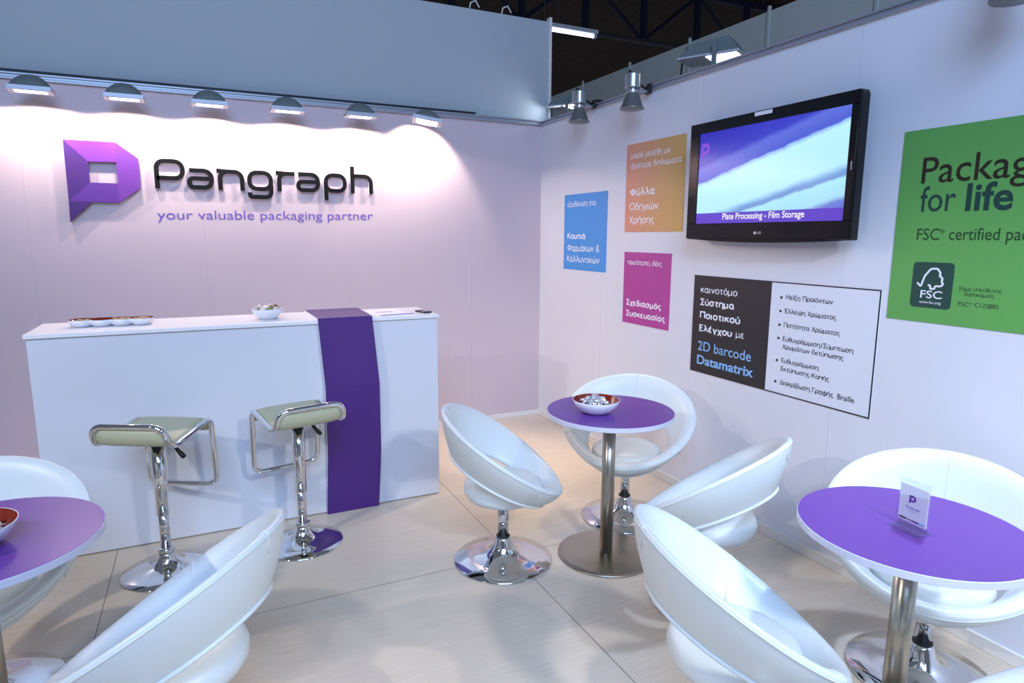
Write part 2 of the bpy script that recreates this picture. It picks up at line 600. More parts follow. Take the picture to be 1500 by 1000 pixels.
# fluorescent batten
r = thing('fluorescent_lamp', 'lit white tube lamp hanging under the dark roof beyond the fascia', 'lamp', (2.08, 3.0, 4.3))
MB().box(-0.55, 0.36, -0.06, 0.06, 0.02, 0.07).build('housing', M['lamp_rim'], r, bevel=0.008)
MB().tube([(-0.53, 0, -0.005), (0.32, 0, -0.005)], 0.022, 12).build('tube', M['tube_lit'], r, smooth=True)
MB().box(0.31, 0.35, -0.03, 0.03, -0.03, 0.03).build('end_cap', M['lamp_rim'], r)
for x in (-0.45, -0.25):
    MB().tube([(x, 0, 0.06), (x, 0, 4.02)], 0.006, 6).build('hanger_rod', M['pipe'], r)

# ------------------------------------------------------------------ wash lamps above the back wall
def wash_lamp():
    r = thing('wash_lamp', '', 'lamp')
    n, mr = 20, 8
    v = []
    f = []
    W, H, D = 0.108, 0.086, 0.112
    # domed hood: low curved shell over a rectangular mouth
    for j in range(mr + 1):
        t = j / mr
        for i in range(n + 1):
            s = -1 + 2 * i / n
            y = -D / 2 + D * t
            prof = (1 - abs(s) ** 2.2) ** 0.75
            side = sin(pi * 0.93 * t) ** 0.6 if t > 0 else 0.0
            v.append((s * W * (0.93 + 0.07 * side), y, 0.012 + H * prof * side * 0.95))
    for j in range(mr):
        for i in range(n):
            a = j * (n + 1) + i
            f.append((a, a + 1, a + n + 2, a + n + 1))
    hood = obj('hood', v, f, M['lamp_grey'], r, smooth=True)
    sm = hood.modifiers.new('thickness', 'SOLIDIFY')
    sm.thickness = 0.004
    rim = MB()
    rim.box(-W, W, -D / 2 - 0.004, -D / 2 + 0.012, -0.006, 0.022)
    rim.box(-W, W, D / 2 - 0.012, D / 2 + 0.004, -0.006, 0.022)
    rim.box(-W, -W + 0.03, -D / 2, D / 2, -0.006, 0.022)
    rim.box(W - 0.03, W, -D / 2, D / 2, -0.006, 0.022)
    rim.build('rim', M['lamp_rim'], r, bevel=0.003)
    MB().box(-W + 0.03, W - 0.03, -D / 2 + 0.012, D / 2 - 0.012, -0.002, 0.004).build('glass', M['lamp_glass'], r)
    MB().tube([(0, D / 2 - 0.03, 0.05), (0, D / 2 + 0.03, 0.075), (0, 0.20, 0.10)], 0.011, 8).build('arm', M['lamp_rim'], r, smooth=True)
    return r
WL = [(-3.49, 2.405), (-3.02, 2.405), (-2.545, 2.410), (-2.066, 2.412), (-1.572, 2.416), (-1.08, 2.418)]
WN = ['leftmost grey hooded wash lamp on the back wall rail, cut close to the photo edge',
      'grey hooded wash lamp on the back wall rail above the purple emblem',
      'grey hooded wash lamp above the first letters of the black wall sign',
      'grey hooded wash lamp above the middle of the black wall sign',
      'grey hooded wash lamp above the last letters of the black wall sign',
      'rightmost grey hooded wash lamp on the rail, turned askew towards the corner']
wl = wash_lamp()
for i, (x, z) in enumerate(WL):
    loc = (x, -0.21, z)
    o = wl if i == 0 else dup(wl, loc, 0, WN[i])
    o.location = loc
    o['label'] = WN[i]
    o['group'] = 'wash lamps along the back wall'
    o.rotation_euler = (radians(-1), radians(0), 0) if i < 5 else (radians(-12), radians(9), radians(-14))
    if i < 5:
        light('wash_lamp_beam', 'SPOT', (x, -0.21, z - 0.03), 20, WARM, (x, -0.19, 0), 0.02, cone=163, blend=0.08)
    else:
        light('wash_lamp_beam', 'SPOT', (x - 0.01, -0.23, z - 0.03), 28, WARM, (x - 0.02, 0.0, z - 0.25), 0.02, cone=108, blend=0.3)

# ------------------------------------------------------------------ clip-on spotlights on the right wall rail
def spotlight():
    r = thing('spotlight', '', 'spotlight')
    # z=0 is the shade mouth
    MB().lathe([(0.062, 0), (0.064, 0.004), (0.058, 0.012), (0.036, 0.075), (0.030, 0.085), (0.030, 0.092)], n=32).build('shade', M['shade_grey'], r, smooth=True)
    MB().lathe([(0.0, 0.010), (0.054, 0.010), (0.054, 0.006), (0.0, 0.006)], n=24).build('lens', M['flood_glass'], r)
    MB().lathe([(0.031, 0.088), (0.034, 0.092), (0.034, 0.106), (0.020, 0.108), (0.020, 0.116), (0.040, 0.118), (0.042, 0.122), (0.042, 0.192), (0.039, 0.197), (0.0, 0.198)], n=32).build('body', M['silver'], r, smooth=False, bevel=0.002)
    MB().tube(fillet([(0.0, 0.0, 0.19), (-0.01, 0.02, 0.222), (0.02, 0.05, 0.222), (0.05, 0.03, 0.16), (0.10, 0.02, 0.13)], 0.03), 0.006, 8).build('cord', M['black'], r, smooth=True)
    a = MB().box(0.03, 0.095, -0.008, 0.008, 0.108, 0.116)
    a.box(0.03, 0.10, -0.016, 0.016, 0.102, 0.106)
    a.build('arm', M['silver'], r, bevel=0.002)
    c = MB().box(0.085, 0.104, -0.024, 0.024, 0.100, 0.125)
    c.box(0.098, 0.106, -0.020, 0.020, 0.095, 0.152)
    c.box(0.098, 0.160, -0.020, 0.020, 0.144, 0.154)
    c.box(0.152, 0.160, -0.020, 0.020, 0.12, 0.152)
    c.build('clamp', M['black'], r, bevel=0.003)
    return r
SN = ['silver spotlight with grey cone shade on the rail, nearest the room corner',
      'silver spotlight with grey cone shade on the rail above the orange poster',
      'spotlight cut off by the photo top right corner above the green poster']
sp0 = spotlight()
for i, ((x, y), z) in enumerate(zip(SPOT_XY, (2.395, 2.378, 2.370))):
    o = sp0 if i == 0 else dup(sp0, (x, y, z), 0, SN[i])
    o.location = (x, y, z)
    o['label'] = SN[i]
    o.scale = (1.22, 1.22, 1.08)
    o['group'] = 'clip-on spotlights of the right wall'

# floodlights of the hall standing behind the right wall
def floodlight(loc, rz, label, s=1.0):
    r = thing('floodlight', label, 'floodlight', loc, rz, 'floodlights behind the right wall')
    r.scale = (s, s, s)
    # housing: shallow wedge, mouth looking down
    v = [(-0.26, -0.15, 0), (0.26, -0.15, 0), (0.26, 0.15, 0), (-0.26, 0.15, 0), (-0.17, -0.11, 0.11), (0.16, -0.11, 0.13), (0.16, 0.11, 0.13), (-0.17, 0.11, 0.11)]
    obj('housing', v, [(0, 1, 5, 4), (1, 2, 6, 5), (2, 3, 7, 6), (3, 0, 4, 7), (4, 5, 6, 7), (0, 3, 2, 1)], M['lamp_grey'], r, bevel=0.008)
    MB().box(-0.27, 0.27, -0.16, 0.16, -0.018, 0.0).build('frame', M['lamp_rim'], r, bevel=0.004)
    MB().box(-0.02, 0.24, -0.13, 0.13, -0.024, -0.0175).build('glass', M['flood_glass'], r)
    b = MB().box(0.05, 0.09, -0.185, -0.162, -0.30, 0.07)
    b.box(0.05, 0.09, 0.162, 0.185, -0.30, 0.07)
    b.box(0.05, 0.09, -0.185, 0.185, -0.32, -0.30)
    b.build('bracket', M['lamp_grey'], r, bevel=0.003)
    MB().tube([(0.07, 0, -0.31), (0.07, 0, -(loc[2] / s))], 0.02, 10).build('stand_pole', M['lamp_rim'], r, smooth=True)
    MB().tube(fillet([(-0.17, 0.02, 0.10), (-0.24, 0.03, 0.14), (-0.30, 0.05, 0.06), (-0.33, 0.07, -0.35)], 0.08), 0.009, 8).build('cord', M['black'], r, smooth=True)
    return r
floodlight((0.33, -1.66, 2.70), radians(-62), 'large grey floodlight on a stand rising behind the right wall', 0.72)
floodlight((0.20, -0.10, 2.665), radians(-60), 'small grey floodlight behind the right wall beside the fascia edge', 0.6)
light('floodlight_beam', 'SPOT', (0.13, -0.10, 2.63), 5, (0.8, 0.92, 1.0), (-0.35, 0.06, 2.68), 0.05, cone=100, blend=0.9)

# ------------------------------------------------------------------ back wall sign: emblem, letters, tagline
def on_back(x, z, d):
    return (x, -0.004 - d, z)
LG = dict(a=(-3.386, 2.164), b=(-3.107, 2.164), c=(-2.987, 2.07), d=(-2.988, 1.882), e=(-3.117, 1.786), f=(-3.268, 1.785), g=(-3.392, 1.659), h=(-3.388, 1.787), i=(-3.264, 2.037), j=(-3.111, 2.041), k=(-3.112, 1.908), l=(-3.267, 1.907))
FAC = [('aijb', (122, 54, 172)), ('bcdejk'.replace('jk', 'kj'), (112, 52, 154)), ('ahli', (74, 33, 116)), ('hekl', (94, 45, 142)), ('hgf', (68, 30, 108))]
def emblem(parent, fn, thick, facet=True, name='facet', m=None):
    for key, c in FAC:
        poly = [LG[q] for q in key]
        mm = m or mat('emblem_facet', lin(c), 0.42, noise=0.05, nscale=3)
        MB().prism(poly, fn, thick).build(name, mm, parent)
r = thing('wall_emblem', 'faceted purple letter emblem with square hole on the back wall', 'sign', (-3.2, 0, 1.9))
emblem(r, lambda x, z, d: (x + 3.2, -0.03 + (-d if d else 0.022), z - 1.9), 0.006)
for nm in ('b',):
    pass

def stroke(path, t, closed=False):
    """ribbon polygon quads around a 2D path"""
    P = [Vector((p[0], p[1])) for p in path]
    N = len(P)
    L, R = [], []
    for i in range(N):
        if closed:
            a, c = P[i - 1], P[(i + 1) % N]
        else:
            a, c = P[max(i - 1, 0)], P[min(i + 1, N - 1)]
        d1 = (P[i] - a) if (P[i] - a).length > 1e-9 else (c - P[i])
        d2 = (c - P[i]) if (c - P[i]).length > 1e-9 else d1
        n1 = Vector((-d1.y, d1.x)).normalized()
        n2 = Vector((-d2.y, d2.x)).normalized()
        n = (n1 + n2)
        n = n / max(0.35, n.length) if n.length else n1
        n.normalize()
        k = 1 / max(0.5, n.dot(n1))
        L.append(P[i] + n * t / 2 * k)
        R.append(P[i] - n * t / 2 * k)
    return L, R
def letter_mesh(paths, t, fn, d0, d1):
    mb = MB()
    for k_, (path, closed) in enumerate(paths):
        if k_:
            d1 = d1 + 0.0003
        L, R = stroke(path, t, closed)
        n = len(L)
        v = [fn(p.x, p.y, d) for d in (d0, d1) for p in L] + [fn(p.x, p.y, d) for d in (d0, d1) for p in R]
        f = []
        for i in range(n if closed else n - 1):
            j = (i + 1) % n
            f += [(n + i, n + j, 3 * n + j, 3 * n + i), (i, 2 * n + i, 2 * n + j, j), (i, j, n + j, n + i), (2 * n + i, 3 * n + i, 3 * n + j, 2 * n + j)]
        if not closed:
            f += [(0, n, 3 * n, 2 * n), (n - 1, 3 * n - 1, 4 * n - 1, 2 * n - 1)]
        mb.add(v, f)
    return mb
def glyph(ch, w, xh, H, D, t):
    h = t / 2
    r = 0.05
    F = lambda p, c=False: fillet([Vector(q) for q in p], r, 6, c)
    l, rr, b, top = h, w - h, h, xh - h
    if ch == 'P':
        return [(F([(l, 0), (l, H - h), (rr, H - h), (rr, H * 0.36), (l, H * 0.36)]), False)]
    if ch == 'a':
        return [(F([(l * 1.2, top), (rr, top), (rr, b), (l, b), (l, xh * 0.52), (rr - h, xh * 0.52)]), False)]
    if ch == 'n':
        return [(F([(l, 0), (l, top), (rr, top), (rr, 0)]), False), ([(-0.006, top + 0.004), (0.05, top)], False)]
    if ch == 'g':
        return [(F([(l, b), (l, top), (rr, top), (rr, b)], True), True), (F([(rr, b + 0.03), (rr, -D + h), (l, -D + h), (l, -D + 0.045)]), False)]
    if ch == 'r':
        return [(F([(l, 0), (l, top), (w, top)]), False), ([(-0.006, top + 0.004), (0.05, top)], False)]
    if ch == 'p':
        return [(F([(l, b), (l, top), (rr, top), (rr, b)], True), True), (F([(l, b + 0.05), (l, -D)]), False)]
    if ch == 'h':
        return [([(l, 0), (l, H)], False), (F([(l, top * 0.9), (l + 0.001, top), (rr, top), (rr, 0)]), False)]
r = thing('sign_lettering', 'raised black rounded lettering mounted on the lit back wall', 'sign lettering', (-2.2, 0, 1.89))
LET = [('P', -2.903, -2.720), ('a', -2.712, -2.546), ('n', -2.522, -2.354), ('g', -2.336, -2.166), ('r', -2.139, -2.018), ('a', -2.010, -1.842), ('p', -1.816, -1.650), ('h', -1.622, -1.455)]
for ch, x0, x1 in LET:
    base = 1.884 + (x0 + 2.9) * 0.0075
    paths = glyph(ch, x1 - x0, 0.140, 0.194, 0.055, 0.029)
    fn = lambda u, w, d, x0=x0, base=base: (x0 + u + 2.2, -d, base + w - 1.89)
    lt = letter_mesh(paths, 0.029, fn, 0.026, 0.030).build('letter', M['letter_black'], r)
    letter_mesh(paths, 0.0275, fn, 0.0, 0.026).build('letter_backing', M['letter_edge'], lt)
r = thing('tagline_lettering', 'thin purple lowercase tagline printed under the black lettering on the back wall', 'lettering', (-2.906, 0, 1.684))
lettering('lettering', 'your valuable packaging partner', lambda u, w, d: (u, -0.0015 - d, w + 0.012 * u), 1.449, 0.062, M['ink_purple'], r, bold=-0.004)

# ------------------------------------------------------------------ stroke alphabet for the Greek print
def arc(cx, cy, rx, ry, a0, a1, n=14):
    return [(cx + rx * cos(radians(a0 + (a1 - a0) * i / n)), cy + ry * sin(radians(a0 + (a1 - a0) * i / n))) for i in range(n + 1)]
X = 0.70
OV = lambda w, c=0.0: (arc(c + w / 2, X / 2, w / 2, X / 2, 0, 360, 24)[:-1], True)
TON = lambda x, y=0.0: ([(x - 0.02, 0.84 + y), (x + 0.07, 1.03 + y)], False)
GL = {
    'Κ': (0.52, [([(0, 0), (0, 1)], 0), ([(0.50, 1), (0.02, 0.48)], 0), ([(0.14, 0.58), (0.54, 0)], 0)]),
    'Φ': (0.78, [(arc(0.39, 0.5, 0.39, 0.31, 0, 360, 24)[:-1], 1), ([(0.39, -0.04), (0.39, 1.04)], 0)]),
    'Ο': (0.74, [(arc(0.37, 0.5, 0.37, 0.5, 0, 360, 28)[:-1], 1)]),
    'Χ': (0.56, [([(0, 0), (0.54, 1)], 0), ([(0.02, 1), (0.56, 0)], 0)]),
    'Σ': (0.50, [([(0.50, 0.98), (0.03, 0.98), (0.34, 0.51), (0.02, 0.02), (0.52, 0.02)], 0)]),
    'Π': (0.62, [([(0, 0), (0, 0.97), (0.62, 0.97), (0.62, 0)], 0)]),
    'Ε': (0.42, [([(0.44, 0.98), (0, 0.98), (0, 0.02), (0.45, 0.02)], 0), ([(0, 0.52), (0.38, 0.52)], 0)]),
    'Μ': (0.74, [([(0, 0), (0.06, 1), (0.37, 0.25), (0.68, 1), (0.74, 0)], 0)]),
    'Γ': (0.42, [([(0, 0), (0, 0.98), (0.45, 0.98)], 0)]),
    'Δ': (0.62, [([(0, 0.02), (0.31, 1), (0.62, 0.02)], 1)]),
    'α': (0.56, [OV(0.46), ([(0.47, X), (0.47, 0.14), (0.52, 0.01), (0.60, 0.02)], 0)]),
    'β': (0.48, [([(0, -0.28), (0, 0.70)] + arc(0.20, 0.78, 0.20, 0.24, 180, -60) + [(0.20, 0.56)], 0), (arc(0.22, 0.28, 0.26, 0.28, 90, -150), 0)]),
    'γ': (0.48, [([(0, X), (0.24, 0.05)], 0), ([(0.50, X), (0.24, 0.02), (0.22, -0.28)], 0)]),
    'δ': (0.50, [(arc(0.24, 0.32, 0.24, 0.32, 0, 360, 24)[:-1], 1), ([(0.45, 0.97), (0.20, 0.98), (0.10, 0.84), (0.18, 0.74), (0.44, 0.50)], 0)]),
    'ε': (0.42, [(arc(0.22, 0.53, 0.20, 0.17, 50, 250) + [(0.30, 0.37)], 0), (arc(0.22, 0.18, 0.22, 0.18, 110, 325), 0)]),
    'η': (0.50, [([(0, 0), (0, X)], 0), ([(0, 0.50)] + arc(0.25, 0.46, 0.25, 0.24, 150, 0) + [(0.50, -0.28)], 0)]),
    'θ': (0.48, [(arc(0.24, 0.5, 0.24, 0.5, 0, 360, 24)[:-1], 1), ([(0.02, 0.5), (0.46, 0.5)], 0)]),
    'ι': (0.10, [([(0, X), (0, 0.12), (0.05, 0.01), (0.12, 0.02)], 0)]),
    'κ': (0.44, [([(0, 0), (0, X)], 0), ([(0.42, X), (0.03, 0.34)], 0), ([(0.12, 0.42), (0.46, 0)], 0)]),
    'λ': (0.50, [([(0.02, 0.98), (0.14, 0.98), (0.50, 0)], 0), ([(0.25, 0.62), (0, 0)], 0)]),
    'μ': (0.54, [([(0, -0.28), (0, X)], 0), ([(0, 0.24)] + arc(0.23, 0.24, 0.23, 0.23, 180, 360), 0), ([(0.46, X), (0.46, 0.10), (0.56, 0.01)], 0)]),
    'ν': (0.46, [([(0, X), (0.24, 0.01)], 0), ([(0.48, X), (0.24, 0.01)], 0)]),
    'ξ': (0.40, [([(0.40, 0.98), (0.08, 0.98)], 0), (arc(0.24, 0.77, 0.20, 0.19, 120, 260) + [(0.34, 0.58)], 0), (arc(0.24, 0.30, 0.24, 0.27, 95, 270) + [(0.38, 0.0), (0.40, -0.12), (0.30, -0.24)], 0)]),
    'ο': (0.50, [OV(0.50)]),
    'π': (0.52, [([(0, 0), (0, X - 0.03), (0.52, X - 0.03), (0.52, 0)], 0)]),
    'ρ': (0.50, [OV(0.48, 0.02), ([(0.0, X / 2), (0.0, -0.28)], 0)]),
    'σ': (0.56, [OV(0.48), ([(0.22, X - 0.02), (0.58, X - 0.02)], 0)]),
    'ς': (0.40, [(arc(0.26, 0.42, 0.25, 0.27, 60, 230) + [(0.30, 0.07), (0.38, -0.04), (0.34, -0.20), (0.24, -0.26)], 0)]),
    'τ': (0.38, [([(-0.02, X - 0.03), (0.40, X - 0.03)], 0), ([(0.18, X), (0.18, 0.12), (0.24, 0.01), (0.34, 0.02)], 0)]),
    'υ': (0.48, [([(0, X), (0, 0.30)] + arc(0.24, 0.25, 0.24, 0.25, 180, 360) + [(0.48, 0.45), (0.45, X)], 0)]),
    'φ': (0.64, [(arc(0.32, X / 2, 0.32, X / 2, 0, 360, 24)[:-1], 1), ([(0.32, -0.28), (0.32, 0.96)], 0)]),
    'χ': (0.46, [([(0, -0.28), (0.48, X)], 0), ([(0.0, X), (0.48, -0.28)], 0)]),
    'ψ': (0.62, [([(0, X), (0, 0.32)] + arc(0.31, 0.28, 0.31, 0.28, 180, 360) + [(0.62, X)], 0), ([(0.31, -0.28), (0.31, 0.96)], 0)]),
    'ω': (0.68, [([(0.10, X)] + arc(0.18, 0.28, 0.18, 0.28, 140, 360)[:] + [(0.35, 0.50)], 0), ([(0.35, 0.30)] + arc(0.52, 0.28, 0.17, 0.28, 180, 400) + [(0.60, X)], 0)]),
    '/': (0.36, [([(0, -0.10), (0.36, 1.05)], 0)]),
    '-': (0.26, [([(0.02, 0.34), (0.26, 0.34)], 0)]),
    '&': (0.66, [([(0.66, 0.0), (0.14, 0.66)] + arc(0.28, 0.80, 0.17, 0.19, 200, -60) + [(0.08, 0.40)] + arc(0.24, 0.24, 0.24, 0.24, 150, 310) + [(0.58, 0.44)], 0)]),
}
ACC = {'ά': ('α', 0.22), 'έ': ('ε', 0.22), 'ή': ('η', 0.26), 'ί': ('ι', 0.0), 'ό': ('ο', 0.25), 'ύ': ('υ', 0.24), 'ώ': ('ω', 0.34)}
def greek(name, s, fn, width, cap, m, parent, bold=False):
    """one printed line drawn with strokes; fn(u, w, d) places it"""
    t = 0.180 if bold else 0.118
    gap = 0.17 if not bold else 0.215
    x = 0.0
    items = []
    for ch in s:
        if ch == ' ':
            x += 0.42
            continue
        if ch == 'Έ':
            items.append((x - 0.02, [([(-0.06, 0.78), (0.01, 1.02)], 0)]))
            x += 0.10
            ch = 'Ε'
        extra = []
        if ch in ACC:
            ch, ax = ACC[ch]
            extra = [TON(ax)]
        elif ch == 'ϊ':
            ch = 'ι'
            extra = [([(-0.13, 0.90), (-0.05, 0.90)], 0), ([(0.09, 0.90), (0.17, 0.90)], 0)]
        w, paths = GL[ch]
        items.append((x, list(paths) + extra))
        x += w + gap
    total = x - gap + t
    kx, ky = width / total, cap
    mb = MB()
    for x0, paths in items:
        for k_, (path, closed) in enumerate(paths):
            dep = 0.0004 + 0.00015 * k_
            # offset in em space so stroke weight follows the line's own scale
            P = [(x0 + t / 2 + p[0], t / 2 + p[1] * (1 - t) if 0 <= p[1] <= 1 else p[1] * (1 - t) + t / 2) for p in path]
            L, R = stroke(P, t, bool(closed))
            n = len(L)
            v = [fn(p.x * kx, p.y * ky, dep) for p in L] + [fn(p.x * kx, p.y * ky, dep) for p in R]
            f = [(k, (k + 1) % n, n + (k + 1) % n, n + k) for k in range(n if closed else n - 1)]
            mb.add(v, f)
    return mb.build(name, m, parent)

# ------------------------------------------------------------------ posters on the right wall
def poster(name, label, y0, y1, z0, z1, m, thick=0.003):
    r = thing(name, label, 'poster', (0, (y0 + y1) / 2, z0))
    MB().box(-thick, 0, y1 - (y0 + y1) / 2, y0 - (y0 + y1) / 2, 0, z1 - z0).build('panel', m, r)
    return r
def put(root, lines, X=-0.003):
    ly, lz = root.location.y, root.location.z
    for (s, ya, yb, zb, cap, wt, col, *ref) in lines:
        m = {'w': M['ink_white'], 'k': M['ink_black'], 'b': M['ink_blue'], 'g': M['ink_teal'], 'd': M['ink_green'], 'n': M['ink_brown']}[col]
        fn = lambda u, w, d, ya=ya, zb=zb: (X - d, ya - u - ly, zb + w - lz)
        if any(0x370 <= ord(c) < 0x400 for c in s):
            greek('lettering', s, fn, ya - yb, cap, m, root, bool(wt))
        else:
            lettering('lettering', s, fn, ya - yb, cap, m, root, bold=0.022 if wt else 0.0, ref=ref[0] if ref else None)
p = poster('wall_poster', 'small blue poster with white text, lowest and nearest the corner', -0.412, -1.021, 1.324, 1.908, M['blue_panel'])
p['label'] = 'blue poster with white text on the right wall nearest the corner'
put(p, [('εξειδίκευση στα', -0.460, -0.872, 1.812, 0.044, 0, 'w'), ('Κουτιά', -0.466, -0.738, 1.563, 0.050, 1, 'w'), ('Φαρμάκων &', -0.470, -0.935, 1.469, 0.054, 0, 'w'), ('Καλλυντικών', -0.466, -0.937, 1.383, 0.054, 0, 'w')])
p = poster('wall_poster', 'orange ochre poster with white text left of the television', -1.240, -1.838, 1.616, 2.194, M['orange_panel'])
put(p, [('μικρά μεγέθη με', -1.287, -1.698, 2.099, 0.040, 0, 'w'), ('ιδιαίτερα διπλώματα', -1.291, -1.804, 2.032, 0.040, 0, 'w'), ('Φύλλα', -1.291, -1.558, 1.854, 0.052, 1, 'w'), ('Οδηγιών', -1.292, -1.597, 1.759, 0.051, 0, 'w'), ('Χρήσης', -1.292, -1.559, 1.671, 0.050, 0, 'w')])
p = poster('wall_poster', 'magenta poster with white text below the orange poster', -1.249, -1.749, 0.992, 1.480, M['magenta_panel'])
put(p, [('πρωτότυπες ιδέες', -1.293, -1.660, 1.395, 0.036, 0, 'w'), ('Σχεδιασμός', -1.289, -1.668, 1.115, 0.044, 1, 'w'), ('Συσκευασίας', -1.291, -1.713, 1.039, 0.044, 1, 'w')])
p = poster('wall_poster', 'wide black and white bullet list poster below the television', -1.970, -3.152, 0.782, 1.361, M['white_panel'])
ly, lz = p.location.y, p.location.z
MB().box(-0.0036, -0.0008, -2.553 - ly, -1.970 - ly, 0.0, 0.579).build('dark_panel', M['black_panel'], p)
b = MB().box(-0.0036, -0.001, -3.152 - ly, -2.553 - ly, 0.0, 0.006)
b.box(-0.0036, -0.001, -3.152 - ly, -2.553 - ly, 0.573, 0.579)
b.box(-0.0036, -0.001, -3.152 - ly, -3.145 - ly, 0.006, 0.573)
b.build('border', M['ink_black'], p)
put(p, [('καινοτόμο', -2.029, -2.319, 1.260, 0.041, 0, 'w'), ('Σύστημα', -2.029, -2.303, 1.185, 0.043, 1, 'w'), ('Ποιοτικού', -2.032, -2.352, 1.108, 0.044, 1, 'w'), ('Ελέγχου', -2.032, -2.297, 1.030, 0.043, 1, 'w'),
        ('με', -2.326, -2.388, 1.033, 0.040, 0, 'w'), ('2D barcode', -2.029, -2.445, 0.917, 0.055, 0, 'b'), ('Datamatrix', -2.027, -2.467, 0.834, 0.052, 1, 'b'),
        ('Μείξη Προϊόντων', -2.646, -2.918, 1.275, 0.025, 0, 'k'), ('Έλλειψη Χρώματος', -2.646, -2.941, 1.204, 0.025, 0, 'k'), ('Πιστότητα Χρώματος', -2.647, -2.968, 1.133, 0.025, 0, 'k'),
        ('Ευθυγράμμιση/Σύμπτωση', -2.647, -3.044, 1.062, 0.025, 0, 'k'), ('Χρωμάτων Εκτύπωσης', -2.648, -2.998, 1.022, 0.025, 0, 'k'), ('Ευθυγράμμιση', -2.648, -2.870, 0.950, 0.025, 0, 'k'),
        ('Εκτύπωσης-Κοπής', -2.648, -2.933, 0.907, 0.025, 0, 'k'), ('Διακρίβωση Γραφής', -2.648, -2.962, 0.836, 0.026, 0, 'k'), ('Braille', -2.985, -3.071, 0.836, 0.026, 0, 'k')], X=-0.0037)
for z in (1.282, 1.213, 1.142, 1.073, 0.957, 0.845):
    MB().box(-0.0042, -0.003, -2.625 - ly, -2.613 - ly, z - 0.006 - lz, z + 0.006 - lz).build('bullet', M['ink_black'], p)
p = poster('wall_poster', 'large green poster with dark lettering, cut by the right photo edge', -3.184, -4.35, 1.244, 2.015, M['green_panel'])
ly, lz = p.location.y, p.location.z
put(p, [('Packaging', -3.273, -3.593, 1.802, 0.101, 0, 'n', 'Packa'), ('for', -3.278, -3.416, 1.690, 0.098, 0, 'g'), ('life', -3.453, -3.614, 1.690, 0.098, 1, 'g'),
        ('FSC', -3.279, -3.369, 1.577, 0.045, 0, 'd'), ('®', -3.372, -3.387, 1.603, 0.016, 0, 'd'), ('certified packaging', -3.406, -3.585, 1.578, 0.045, 0, 'd', 'certified'), ('Σήμα υπεύθυνης', -3.464, -3.615, 1.384, 0.016, 0, 'd'), ('δασοκομίας', -3.487, -3.592, 1.364, 0.016, 0, 'd'), ('FSC', -3.468, -3.508, 1.324, 0.016, 0, 'd'), ('®', -3.511, -3.519, 1.333, 0.007, 0, 'd'), ('C122885', -3.529, -3.610, 1.325, 0.016, 0, 'd')])
def rrect(w, h, r, n=5):
    out = []
    for cx, cy, a0 in ((w - r, h - r, 0), (r, h - r, 90), (r, r, 180), (w - r, r, 270)):
        for k in range(n + 1):
            a = radians(a0 + 90 * k / n)
            out.append((cx + r * cos(a), cy + r * sin(a)))
    return out
e = MB().prism(rrect(0.162, 0.184, 0.016), lambda u, w, d: (-0.003 - d, -3.279 - u - ly, 1.304 + w - lz), 0.0008).build('emblem_badge', M['emblem_green'], p)
def tick(u, w, d):
    return (-0.0038 - d, -3.279 - u - ly, 1.304 + w - lz)
tree = fillet([(0.022, 0.100), (0.038, 0.085), (0.050, 0.128), (0.072, 0.158), (0.098, 0.160), (0.112, 0.142), (0.108, 0.132), (0.122, 0.122), (0.118, 0.108), (0.126, 0.100), (0.118, 0.090), (0.094, 0.090), (0.094, 0.078), (0.076, 0.078), (0.076, 0.092), (0.066, 0.092)], 0.006, 3)
letter_mesh([(tree, False)], 0.0075, tick, 0.0, 0.0006).build('tree_mark', M['ink_white'], e)
lettering('lettering', 'FSC', tick, 0.086, 0.030, M['ink_white'], e, bold=0.01).location = (0, 0, 0)
for o in list(e.children):
    if o.name.startswith('lettering'):
        for vv in o.data.vertices:
            vv.co.y -= 0.040
            vv.co.z += 0.040
l2 = lettering('lettering', 'www.fsc.org', tick, 0.086, 0.011, M['ink_white'], e)
for vv in l2.data.vertices:
    vv.co.y -= 0.038
    vv.co.z += 0.018

# ------------------------------------------------------------------ television
r = thing('television', 'wall mounted flat black television showing a blue picture', 'television', (0, -2.535, 1.572))
mb = MB()
prof = [(0.523, 0.0), (0.523, 0.615), (0.515, 0.632), (-0.515, 0.632), (-0.523, 0.615), (-0.523, 0.0)]
bot = [(-0.50 + i * 0.1, -0.0 - 0.016 * (1 - ((i - 5) / 5.0) ** 2)) for i in range(11)]
poly = prof + bot
mb.prism(poly, lambda u, w, d: (-0.06 - d, u, w), 0.055)
mb.build('casing', M['black_gloss'], r, bevel=0.006)
mb = MB()
for y0, y1, z0, z1 in ((-0.523, 0.523, 0.575, 0.632), (-0.523, 0.523, 0.0, 0.083), (-0.523, -0.487, 0.083, 0.575), (0.446, 0.523, 0.083, 0.575)):
    pass
mb.box(-0.123, -0.1145, -0.521, 0.521, 0.572, 0.629)
mb.box(-0.123, -0.1145, -0.521, 0.521, 0.004, 0.086)
mb.box(-0.123, -0.1145, -0.521, -0.484, 0.086, 0.572)
mb.box(-0.123, -0.1145, 0.446, 0.521, 0.086, 0.572)
mb.build('bezel', M['black_gloss'], r, bevel=0.003)
s = MB().box(-0.1195, -0.1145, -0.484, 0.446, 0.086, 0.572).build('screen', M['screen'], r)
MB().box(-0.1202, -0.1194, -0.484, 0.446, 0.086, 0.142).build('caption_bar', M['screen_bar'], s)
lettering('caption', 'Plate Processing - Film Storage', lambda u, w, d: (-0.1205 - d, 0.241 - u, 0.106 + w), 0.524, 0.031, M['screen_text'], s, bold=0.012)
def mini(cx, cz, k, X):
    return lambda x, z, d: (X - d, cx - (x + 3.2) * k, cz + (z - 1.9) * k)
